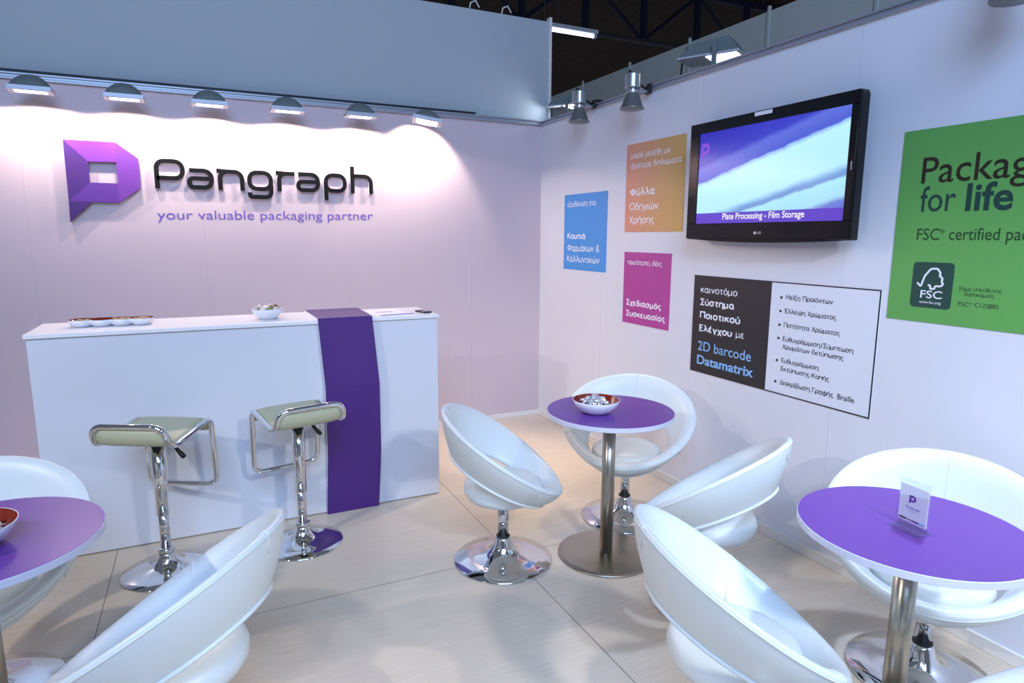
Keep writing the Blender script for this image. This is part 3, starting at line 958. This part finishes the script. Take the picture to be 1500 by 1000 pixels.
for key, c in FAC:
    MB().prism([LG[q] for q in key], mini(0.40, 0.475, 0.16, -0.1196), 0.0006).build('corner_emblem', M['screen_logo'], s)
MB().box(-0.1242, -0.1225, -0.055, 0.055, 0.606, 0.624).build('sticker', M['paper'], r)
MB().lathe([(0.0, 0.0), (0.008, 0.0), (0.008, 0.001), (0.0, 0.001)], n=20).build('maker_badge', M['silver'], r)
mb_ = r.children[-1] if r.children else None
for o in r.children:
    if o.name.startswith('maker_badge'):
        for vv in o.data.vertices:
            x, y, z = vv.co
            vv.co = (-0.123 - z, y + 0.006, 0.034 + x)
lettering('maker_lettering', 'LG', lambda u, w, d: (-0.1232 - d, -0.008 - u, 0.029 + w), 0.026, 0.012, M['silver'], r, bold=0.01)
MB().box(-0.06, -0.001, -0.2, 0.2, 0.15, 0.45).build('wall_bracket', M['black'], r, bevel=0.004)
MB().box(-0.1236, -0.1225, -0.508, -0.503, 0.30, 0.335).build('indicator', M['lamp_rim'], r)

# ------------------------------------------------------------------ counter with purple band
r = thing('reception_counter', 'white reception bar counter with a purple folded band, below the wall sign', 'counter', (-2.415, -1.15, 0))
MB().box(-1.0, 1.0, -0.205, 0.205, 0.006, 1.102).build('body', M['counter'], r, bevel=0.002)
MB().box(-1.008, 1.008, -0.218, 0.216, 1.104, 1.124).build('worktop', M['counter_top'], r, bevel=0.002)
fx = lambda x: x + 2.415
v = []
# band runs over the top and down the front, its front leaning sideways between two folds
sec = [(-2.118, -1.800, 0.205, 1.1245), (-2.109, -1.811 + 0.0, -0.224, 1.1245)]
prof = [(-2.118, -1.795, 0.216, 1.124), (-2.109, -1.811, -0.230, 1.124), (-2.086, -1.783, -0.240, 0.75), (-2.088, -1.783, -0.234, 0.355), (-2.103, -1.802, -0.224, 0.002)]
t = 0.013
mbd = MB()
vo = []
for k, (xa, xb, y, z) in enumerate(prof):
    ny, nz = ((0, 1) if k == 0 else (-0.0, 1) if k == 1 else (0, 0))
    vo.append((xa, xb, y, z))
outer = [(-2.118, -1.795, 0.216, 1.137), (-2.109, -1.811, -0.236, 1.137), (-2.086, -1.783, -0.252, 0.75), (-2.088, -1.783, -0.244, 0.355), (-2.103, -1.802, -0.230, 0.002)]
inner = [(-2.118, -1.795, 0.216, 1.1242), (-2.109, -1.811, -0.2185, 1.1242), (-2.086, -1.783, -0.2185, 0.75), (-2.088, -1.783, -0.2185, 0.355), (-2.103, -1.802, -0.2185, 0.002)]
V = []
for a in (outer, inner):
    for xa, xb, y, z in a:
        V += [(fx(xa), y, z), (fx(xb), y, z)]
Fc = []
fm = []
for k in range(4):
    i = 2 * k
    Fc.append((i, i + 1, i + 3, i + 2)); fm.append(0)
    Fc.append((10 + i, 12 + i, 13 + i, 11 + i)); fm.append(1)
    Fc.append((i, i + 2, 12 + i, 10 + i)); fm.append(1)
    Fc.append((i + 1, 11 + i, 13 + i, i + 3)); fm.append(0)
Fc += [(0, 10, 11, 1), (8, 9, 19, 18)]; fm += [1, 1]
obj('purple_band', V, Fc, None, r, mats=[M['purple_band'], M['counter_top']], fmat=fm)

# ------------------------------------------------------------------ bar stools
def bar_stool():
    r = thing('bar_stool', '', 'stool')
    MB().lathe([(0.198, 0), (0.200, 0.004), (0.196, 0.009), (0.13, 0.020), (0.075, 0.036), (0.045, 0.060), (0.035, 0.085), (0.033, 0.10), (0.0, 0.10)], n=56).build('base', M['chrome'], r, smooth=True)
    MB().lathe([(0.036, 0.098), (0.038, 0.102), (0.038, 0.116), (0.034, 0.122), (0.0, 0.122)], n=32).build('collar', M['chrome'], r, smooth=True)
    MB().lathe([(0.0225, 0.12), (0.0225, 0.32)], n=28).build('piston', M['chrome'], r, smooth=True)
    MB().lathe([(0.0235, 0.285), (0.0285, 0.287), (0.0285, 0.45), (0.030, 0.648), (0.0, 0.65)], n=32).build('column', M['chrome'], r, smooth=True)
    MB().box(-0.09, 0.09, -0.07, 0.07, 0.648, 0.656).build('mounting_plate', M['black'], r, bevel=0.004)
    loop = [(-0.205, 0.155, 0.772), (-0.170, 0.172, 0.668), (0.165, 0.172, 0.712), (0.195, 0.168, 0.362), (0.195, -0.168, 0.362), (0.165, -0.172, 0.712), (-0.170, -0.172, 0.668), (-0.205, -0.155, 0.772)]
    MB().tube(fillet(loop, 0.05, 7, True), 0.0135, 12, True).build('frame', M['chrome'], r, smooth=True)
    # padded seat: lip at the back, flat seat, curl at the front
    pr = fillet([(-0.196, 0.757), (-0.168, 0.672), (0.148, 0.716), (0.172, 0.650)], 0.04, 6)
    v = []
    f = []
    n = len(pr)
    ns = 8
    rows = []
    for sgn in (1, -1):
        for i, q in enumerate(pr):
            a = pr[max(i - 1, 0)]
            c = pr[min(i + 1, n - 1)]
            t = Vector((c[0] - a[0], c[1] - a[1])).normalized()
            nr = Vector((-t.y, t.x))
            for k in range(ns + 1):
                s = -1 + 2 * k / ns
                th = 0.011 * (1 - 0.45 * abs(s) ** 4)
                v.append((q[0] + nr.x * th * sgn, 0.160 * s * (0.93 if i == 0 else 1), q[1] + nr.y * th * sgn))
    m1 = ns + 1
    off = n * m1
    for i in range(n - 1):
        for k in range(ns):
            f.append((i * m1 + k, i * m1 + k + 1, (i + 1) * m1 + k + 1, (i + 1) * m1 + k))
            f.append((off + i * m1 + k, off + (i + 1) * m1 + k, off + (i + 1) * m1 + k + 1, off + i * m1 + k + 1))
        f.append((i * m1, (i + 1) * m1, off + (i + 1) * m1, off + i * m1))
        f.append((i * m1 + ns, off + i * m1 + ns, off + (i + 1) * m1 + ns, (i + 1) * m1 + ns))
    for k in range(ns):
        f.append((k, off + k, off + k + 1, k + 1))
        e = (n - 1) * m1 + k
        f.append((e, e + 1, off + e + 1, off + e))
    obj('seat_pad', v, f, M['stool_leather'], r, smooth=True)
    for s in (1, -1):
        for q in ((0.178, 0.690), (-0.182, 0.735)):
            sc = MB().lathe([(0.0, 0), (0.006, 0), (0.007, 0.004), (0.0, 0.006)], n=12)
            sc.v = [(q[0] + a, s * 0.152 - s * z, q[1] + b_) for a, b_, z in sc.v]
            sc.build('screw', M['chrome'], r, smooth=True)
    lv = MB().tube([(0.0, -0.02, 0.648), (0.0, -0.055, 0.635), (0.005, -0.085, 0.612)], 0.0045, 8).build('lever', M['chrome'], r, smooth=True)
    MB().lathe([(0.0, 0), (0.007, 0.002), (0.009, 0.02), (0.012, 0.055), (0.010, 0.068), (0.0, 0.071)], n=16).build('lever_grip', M['black'], lv, smooth=True)
    g = lv.children[0]
    mt = Vector((0.06, -0.75, -0.95)).to_track_quat('Z', 'Y').to_matrix()
    for vv in g.data.vertices:
        vv.co = mt @ vv.co + Vector((0.004, -0.078, 0.618))
    return r
st = bar_stool()
st.location = (-2.898, -1.69, 0)
st.rotation_euler = (0, 0, radians(62))
st['label'] = 'chrome bar stool with olive cream seat, left one, before the plain counter front'
st['group'] = 'bar stools at the counter'
dup(st, (-2.274, -1.675, 0), radians(103), 'chrome bar stool with olive cream seat beside the purple band of the counter')

# ------------------------------------------------------------------ tub chairs
def tub_chair():
    r = thing('tub_chair', '', 'chair')
    MB().lathe([(0.240, 0), (0.243, 0.005), (0.239, 0.011), (0.16, 0.020), (0.10, 0.034), (0.065, 0.056), (0.048, 0.085), (0.038, 0.115), (0.034, 0.125), (0.0, 0.125)], n=64).build('base', M['chrome'], r, smooth=True)
    MB().lathe([(0.032, 0.124), (0.0335, 0.126), (0.0335, 0.132), (0.031, 0.134), (0.0, 0.134)], n=32).build('collar', M['black'], r, smooth=True)
    MB().lathe([(0.0275, 0.132), (0.0275, 0.322)], n=32).build('pole', M['chrome'], r, smooth=True)
    # ring shell between a tilted upper rim and a lower hoop
    tau = radians(34.3)
    a, bb, k, mm = 0.372, 0.352, -0.01, 0.048
    n = 64
    def rim(t):
        u = -bb * cos(t)
        w = k * (u * u / bb / bb - 0.5)
        return Vector((u * cos(tau) + w * sin(tau), a * sin(t) * (1 + mm * cos(t)), 0.587 - u * sin(tau) + w * cos(tau)))
    def low(t):
        return Vector((-0.030 - 0.225 * cos(t), 0.255 * sin(t), 0.440 + 0.125 * cos(t)))
    CR, CL = Vector((0, 0, 0.587)), Vector((-0.030, 0, 0.440))
    T = 0.050
    prof_n = 0
    v = []
    for i in range(n):
        t = 2 * pi * i / n
        R, L = rim(t), low(t)
        dr = (CR - R).normalized()
        dl = (CL - L).normalized()
        up = (R - L).normalized()
        out = -(dr + dl).normalized()
        sec = [L, L.lerp(R, 0.3) + out * 0.014, L.lerp(R, 0.65) + out * 0.016, L.lerp(R, 0.9) + out * 0.006, R - up * 0.006 + out * 0.002,
               R + dr * T * 0.25 + up * 0.008, R + dr * T * 0.7 + up * 0.004, R + dr * T * 1.0 - up * 0.014]
        Ri, Li = R + dr * T * 1.0, L + dl * T * 0.9
        sec += [Li.lerp(Ri, 0.72), Li.lerp(Ri, 0.4), Li.lerp(Ri, 0.08), Li - up * 0.004 - dl * T * 0.3, L - up * 0.004 + dl * 0.010]
        prof_n = len(sec)
        v += sec
    f = []
    for i in range(n):
        j = (i + 1) % n
        for q in range(prof_n):
            w = (q + 1) % prof_n
            f.append((i * prof_n + q, j * prof_n + q, j * prof_n + w, i * prof_n + w))
    sh = obj('shell', v, f, M['leather'], r, smooth=True, sub=1)
    V = [Vector(q) for q in v]
    # piping along the lower hoop, seam lines of the cover
    MB().tube([V[i * prof_n] + (V[i * prof_n] - CL).normalized() * 0.003 for i in range(n)], 0.0065, 8, True).build('piping', M['leather'], sh, smooth=True)
    MB().tube([V[i * prof_n + 3] * 0.5 + V[i * prof_n + 4] * 0.5 for i in range(n)], 0.0024, 6, True).build('rim_seam', M['leather'], sh, smooth=True)
    for t_ in (0, 21, 43):
        for dd in (0.0,):
            pts = fillet([V[t_ * prof_n + q] for q in range(2, 11)], 0.01, 3)
            MB().tube(pts, 0.0019, 6).build('stitch_seam', M['leather'], sh, smooth=True)
    # round seat cushion with its deep underside
    MB().lathe([(0.0, 0.318), (0.10, 0.319), (0.145, 0.324), (0.174, 0.338), (0.190, 0.362), (0.193, 0.388), (0.186, 0.408), (0.168, 0.421), (0.13, 0.429), (0.08, 0.432), (0.0, 0.433)], (0.0, 0, 0), n=56).build('seat_cushion', M['leather'], r, smooth=True)
    return r
CH = [('A', -1.405, -2.275, -21, 'white round tub chair between the counter and the bowl table'),
      ('B', -0.566, -2.114, 223, 'white round tub chair behind the bowl table, open back visible'),
      ('C', -0.749, -2.983, 116, 'white round tub chair backing the right wall between the two right tables'),
      ('D', -1.305, -3.684, -19, 'large white tub chair in the centre foreground, its back to the viewer'),
      ('E', -0.370, -3.690, 205, 'white tub chair against the right wall behind the table with acrylic sign'),
      ('F', -2.791, -3.029, 149, 'white tub chair in the left foreground, seen from behind'),
      ('G', -3.436, -2.388, -92, 'white tub chair behind the left purple table, cut by the left edge'),
      ('H', -1.050, -4.370, 97, 'white tub chair barely showing in the bottom right corner')]
c0 = tub_chair()
for i, (nm, x, y, w, lab) in enumerate(CH):
    o = c0 if i == 0 else dup(c0, (x, y, 0), radians(w), lab)
    o.location = (x, y, 0)
    o.rotation_euler = (0, 0, radians(w))
    o['label'] = lab
    o['group'] = 'white tub chairs around the tables'

# ------------------------------------------------------------------ round tables
def round_table():
    r = thing('round_table', '', 'table')
    MB().lathe([(0.240, 0), (0.243, 0.004), (0.240, 0.010), (0.225, 0.013), (0.0, 0.016)], n=64).build('base', M['steel'], r, smooth=False, bevel=0.002)
    MB().lathe([(0.032, 0.014), (0.032, 0.722)], n=32).build('pole', M['steel'], r, smooth=True)
    MB().lathe([(0.12, 0.718), (0.12, 0.727), (0.0, 0.727)], n=32).build('mounting_plate', M['steel'], r)
    tp = MB().lathe([(0.0, 0.7265), (0.304, 0.7265), (0.308, 0.729), (0.308, 0.748), (0.306, 0.7498), (0.0, 0.7498)], n=96).build('tabletop', M['table_edge'], r)
    MB().lathe([(0.0, 0.7498), (0.3055, 0.7498), (0.3055, 0.7506), (0.0, 0.7506)], n=96).build('purple_surface', M['purple'], tp)
    return r
TB = [(-0.908, -2.440, 'round purple topped table with brushed steel pole near the room corner'),
      (-0.828, -3.877, 'round purple topped table at the right holding the clear acrylic sign'),
      (-3.270, -2.837, 'round purple topped table cut by the left photo edge')]
t0 = round_table()
for i, (x, y, lab) in enumerate(TB):
    o = t0 if i == 0 else dup(t0, (x, y, 0), 0, lab)
    o.location = (x, y, 0)
    o['label'] = lab
    o['group'] = 'round purple tables'

# ------------------------------------------------------------------ bowls and sweets
def bowl(loc, R, h, label, inner=True, wavy=0.0):
    r = thing('sweet_bowl', label, 'bowl', loc)
    def shell(prof, n=64):
        mb = MB()
        v = []
        f = []
        for rr, z in prof:
            for i in range(n):
                a = 2 * pi * i / n
                q = 1 + wavy * cos(7 * a) * (z / h)
                v.append((rr * q * cos(a), rr * q * sin(a), z))
        for k in range(len(prof) - 1):
            for i in range(n):
                j = (i + 1) % n
                f.append((k * n + i, k * n + j, (k + 1) * n + j, (k + 1) * n + i))
        f.append(tuple(range(n))[::-1] if prof[0][1] < 0.004 else tuple(range(n)))
        return v, f
    v, f = shell([(R * 0.45, 0.0), (R * 0.55, 0.003), (R * 0.76, h * 0.30), (R * 0.92, h * 0.65), (R, h * 0.985), (R * 0.995, h), (R * 0.975, h * 0.99)])
    obj('bowl_body', v, f, M['ceramic'], r, smooth=True)
    v, f = shell([(R * 0.42, h * 0.14), (R * 0.70, h * 0.34), (R * 0.885, h * 0.68), (R * 0.975, h * 0.99)])
    obj('inner_glaze', v, f, M['red_glaze'] if inner else M['ceramic'], r, smooth=True)
    return r
def sweet_proto(m, s):
    rg = random.Random(int(s * 10000))
    v = []
    f = []
    n = 10
    prof = [(-1.7, 0.75), (-1.35, 0.55), (-1.0, 0.25), (-0.85, 0.62), (-0.4, 0.95), (0.0, 1.0), (0.4, 0.95), (0.85, 0.62), (1.0, 0.25), (1.35, 0.55), (1.7, 0.75)]
    for x, rr in prof:
        for i in range(n):
            a = 2 * pi * i / n
            q = rr * (1 + rg.uniform(-0.14, 0.14))
            sq = 0.25 if abs(x) > 1.1 else 0.85
            v.append((x * s, q * s * cos(a), q * s * sin(a) * sq))
    for k in range(len(prof) - 1):
        for i in range(n):
            j = (i + 1) % n
            f.append((k * n + i, k * n + j, (k + 1) * n + j, (k + 1) * n + i))
    f.append(tuple(range(n))[::-1])
    f.append(tuple((len(prof) - 1) * n + i for i in range(n)))
    return obj('wrapped_sweet', v, f, m)
def fill(center, z0, R, count, protos, label, group, dome=0.012, s=0.011):
    placed = []
    rg = random.Random(count * 31 + int(abs(center[0]) * 100))
    k = 0
    while len(placed) < count and k < 6000:
        k += 1
        a = rg.uniform(0, 2 * pi)
        q = R * math.sqrt(rg.uniform(0, 1))
        x, y = q * cos(a), q * sin(a)
        lvl = sum(1 for p in placed if math.hypot(p[0] - x, p[1] - y) < s * 1.7)
        if lvl > 1:
            continue
        if lvl == 1 and q > R * 0.7:
            continue
        if lvl == 0 and k > 3000 and False:
            continue
        placed.append((x, y, lvl))
        src = protos[len(placed) % len(protos)]
        o = src.copy() if src.get('used') else src
        if src.get('used'):
            COL.objects.link(o)
        src['used'] = 1
        o.location = (center[0] + x, center[1] + y, z0 + s * 0.95 + lvl * s * 1.25 + (q / R) ** 2 * dome)
        o.rotation_euler = (rg.uniform(-.5, .5), rg.uniform(-.35, .35), rg.uniform(0, 6.28))
        tag(o, label, 'sweet', group)
    for o in protos:
        if o.get('used'):
            del o['used']
    for o in COL.objects:
        if o.name.startswith('wrapped_sweet') and 'used' in o:
            del o['used']
bowl((-0.995, -2.448, 0.7506), 0.114, 0.066, 'white bowl with dark red inside on the round table near the corner')
fill((-0.995, -2.448), 0.7506 + 0.034, 0.062, 20, [sweet_proto(M['foil'], 0.0120), sweet_proto(M['foil'], 0.0121)], 'silver wrapped sweet in the red lined bowl on the round table near the corner', 'silver sweets in the corner table bowl', s=0.0120)
bowl((-3.270, -2.880, 0.7506), 0.114, 0.066, 'white bowl with dark red inside on the left table, cut by the photo edge')
fill((-3.270, -2.880), 0.7506 + 0.036, 0.078, 34, [sweet_proto(M['foil'], 0.0119), sweet_proto(M['foil_pale'], 0.0122)], 'wrapped sweet in the bowl on the left purple table', 'sweets in the left table bowl', s=0.0120)
bowl((-2.345, -1.18, 1.124), 0.086, 0.058, 'small white scalloped bowl of wrapped sweets on the counter top', inner=False, wavy=0.03)
fill((-2.345, -1.18), 1.124 + 0.037, 0.058, 27, [sweet_proto(M['foil_pale'], 0.0118), sweet_proto(M['foil_gold'], 0.0117), sweet_proto(M['foil_pale'], 0.0116)], 'wrapped sweet heaped in the white bowl on the counter', 'sweets in the counter bowl', s=0.0118)

# four-lobed snack dish
r = thing('snack_dish', 'long white four lobed snack dish with red inside at the left end of the counter', 'dish', (-3.09, -1.145, 1.124), radians(-4))
LOB = [-0.132, -0.044, 0.044, 0.132]
def lobed(Rb, z, grow=1.0, n=26):
    """outline of four overlapping circles in a row"""
    pts = []
    R = Rb
    def edge(x):
        best = 0
        for c in LOB:
            d = R * R - (x - c) ** 2
            if d > 0:
                best = max(best, math.sqrt(d) * 1.15)
        return best
    N = 72
    x0, x1 = LOB[0] - R, LOB[-1] + R
    xs = [x0 + (x1 - x0) * (0.5 - 0.5 * cos(pi * i / N)) for i in range(N + 1)]
    up = [(x, edge(x), z) for x in xs]
    dn = [(x, -edge(x), z) for x in xs[1:-1]][::-1]
    return up + dn
rings = [lobed(0.034, 0.0), lobed(0.046, 0.006), lobed(0.055, 0.020), lobed(0.060, 0.035), lobed(0.0575, 0.0355)]
n = len(rings[0])
f = []
for k in range(4):
    for i in range(n):
        j = (i + 1) % n
        f.append((k * n + i, k * n + j, (k + 1) * n + j, (k + 1) * n + i))
f.append(tuple(range(n))[::-1])
obj('dish_body', [p for q in rings for p in q], f, M['ceramic'], r, smooth=True)
rings = [lobed(0.050, 0.016), lobed(0.0575, 0.0355)]
f = [(i, (i + 1) % n, n + (i + 1) % n, n + i) for i in range(n)] + [tuple(range(n))]
obj('inner_glaze', [p for q in rings for p in q], f, M['red_glaze'], r, smooth=True)
mb = MB()
rg = random.Random(5)
ca, sa = cos(radians(-4)), sin(radians(-4))
for c, cnt, lvl in ((-0.132, 150, 0.030), (-0.044, 20, 0.020), (0.044, 170, 0.032), (0.132, 170, 0.031)):
    for _ in range(cnt):
        a = rg.uniform(0, 2 * pi)
        q = 0.044 * math.sqrt(rg.uniform(0, 1))
        x, y = c + q * cos(a), q * sin(a) * 1.1
        z = lvl + rg.uniform(-0.006, 0.005) - (q / 0.044) ** 2 * 0.004
        s = rg.uniform(0.0032, 0.0052)
        th = rg.uniform(0, 6.28)
        ox = [(s * 1.5 * cos(th), s * 1.5 * sin(th), 0), (-s * 1.5 * cos(th), -s * 1.5 * sin(th), 0), (-s * sin(th), s * cos(th), 0), (s * sin(th), -s * cos(th), 0), (0, 0, s * 0.8), (0, 0, -s * 0.8)]
        X, Y = -3.09 + x * ca - y * sa, -1.145 + x * sa + y * ca
        mb.add([(X + p[0], Y + p[1], 1.124 + z + p[2]) for p in ox], [(0, 2, 4), (2, 1, 4), (1, 3, 4), (3, 0, 4), (2, 0, 5), (1, 2, 5), (3, 1, 5), (0, 3, 5)])
o = tag(mb.build('mixed_nuts', M['nuts'], smooth=True), 'loose nuts and crumbs filling the lobes of the white snack dish', 'nuts')
o['kind'] = 'stuff'

# papers and phone on the counter
r = thing('brochure', 'white brochure with a purple lower edge on the counter right of the band', 'brochure', (-1.665, -1.19, 1.124), radians(8))
MB().box(-0.105, 0.105, -0.148, 0.148, 0, 0.005).build('pages', M['paper'], r)
MB().box(-0.105, 0.105, -0.148, -0.110, 0.005, 0.0056).build('purple_strip', M['purple'], r)
MB().box(-0.07, 0.03, 0.0, 0.05, 0.005, 0.0055).build('picture', mat('pale_lilac_print', lin((206, 190, 214)), 0.6, noise=0.05), r)
r = thing('mobile_phone', 'dark mobile phone lying at the right end of the counter', 'phone', (-1.462, -1.235, 1.124), radians(12))
MB().box(-0.028, 0.028, -0.055, 0.055, 0, 0.011).build('body', M['phone'], r, bevel=0.004)
MB().box(-0.023, 0.023, -0.012, 0.045, 0.011, 0.0116).build('display', M['black_gloss'], r)
MB().box(-0.023, 0.023, -0.048, -0.016, 0.011, 0.0118).build('keypad', M['silver'], r)

# acrylic table sign
r = thing('table_sign', 'clear acrylic stand with a white purple printed card on the right table', 'sign', (-0.852, -3.890, 0.7506), radians(-6))
fnS = lambda u, w, d: (w, u, d)
def slab(x0, x1, y0, y1, z0, z1):
    return MB().box(x0, x1, y0, y1, z0, z1)
b = MB()
b.box(-0.0045, -0.0025, -0.0475, 0.0475, 0.003, 0.148)
b.box(0.0025, 0.0045, -0.0475, 0.0475, 0.003, 0.148)
b.box(-0.036, 0.030, -0.0475, 0.0475, 0.0, 0.003)
b.build('holder', M['acrylic'], r)
cd = MB().box(-0.001, 0.001, -0.044, 0.044, 0.020, 0.130).build('card', M['paper'], r)
for key, c in FAC:
    MB().prism([LG[q] for q in key], lambda x, z, d: (-0.0012 - d, -(x + 3.2) * 0.052 + 0.004, 0.088 + (z - 1.9) * 0.052), 0.0003).build('printed_emblem', M['purple'], cd)
lettering('printed_name', 'Pangraph', lambda u, w, d: (-0.0012 - d, 0.022 - u, 0.062 + w), 0.044, 0.0065, M['ink_purple'], cd, thick=0.0002)
lettering('printed_line', 'your valuable packaging partner', lambda u, w, d: (-0.0012 - d, 0.022 - u, 0.055 + w), 0.044, 0.002, M['ink_purple'], cd, thick=0.0002)
for y0, y1, m in ((0.040, 0.018, M['ink_black']), (0.016, -0.002, M['alu']), (-0.003, -0.022, M['purple']), (-0.023, -0.040, M['ink_blue'])):
    MB().box(-0.0016, -0.001, y1, y0, 0.025, 0.030).build('colour_bar', m, cd)
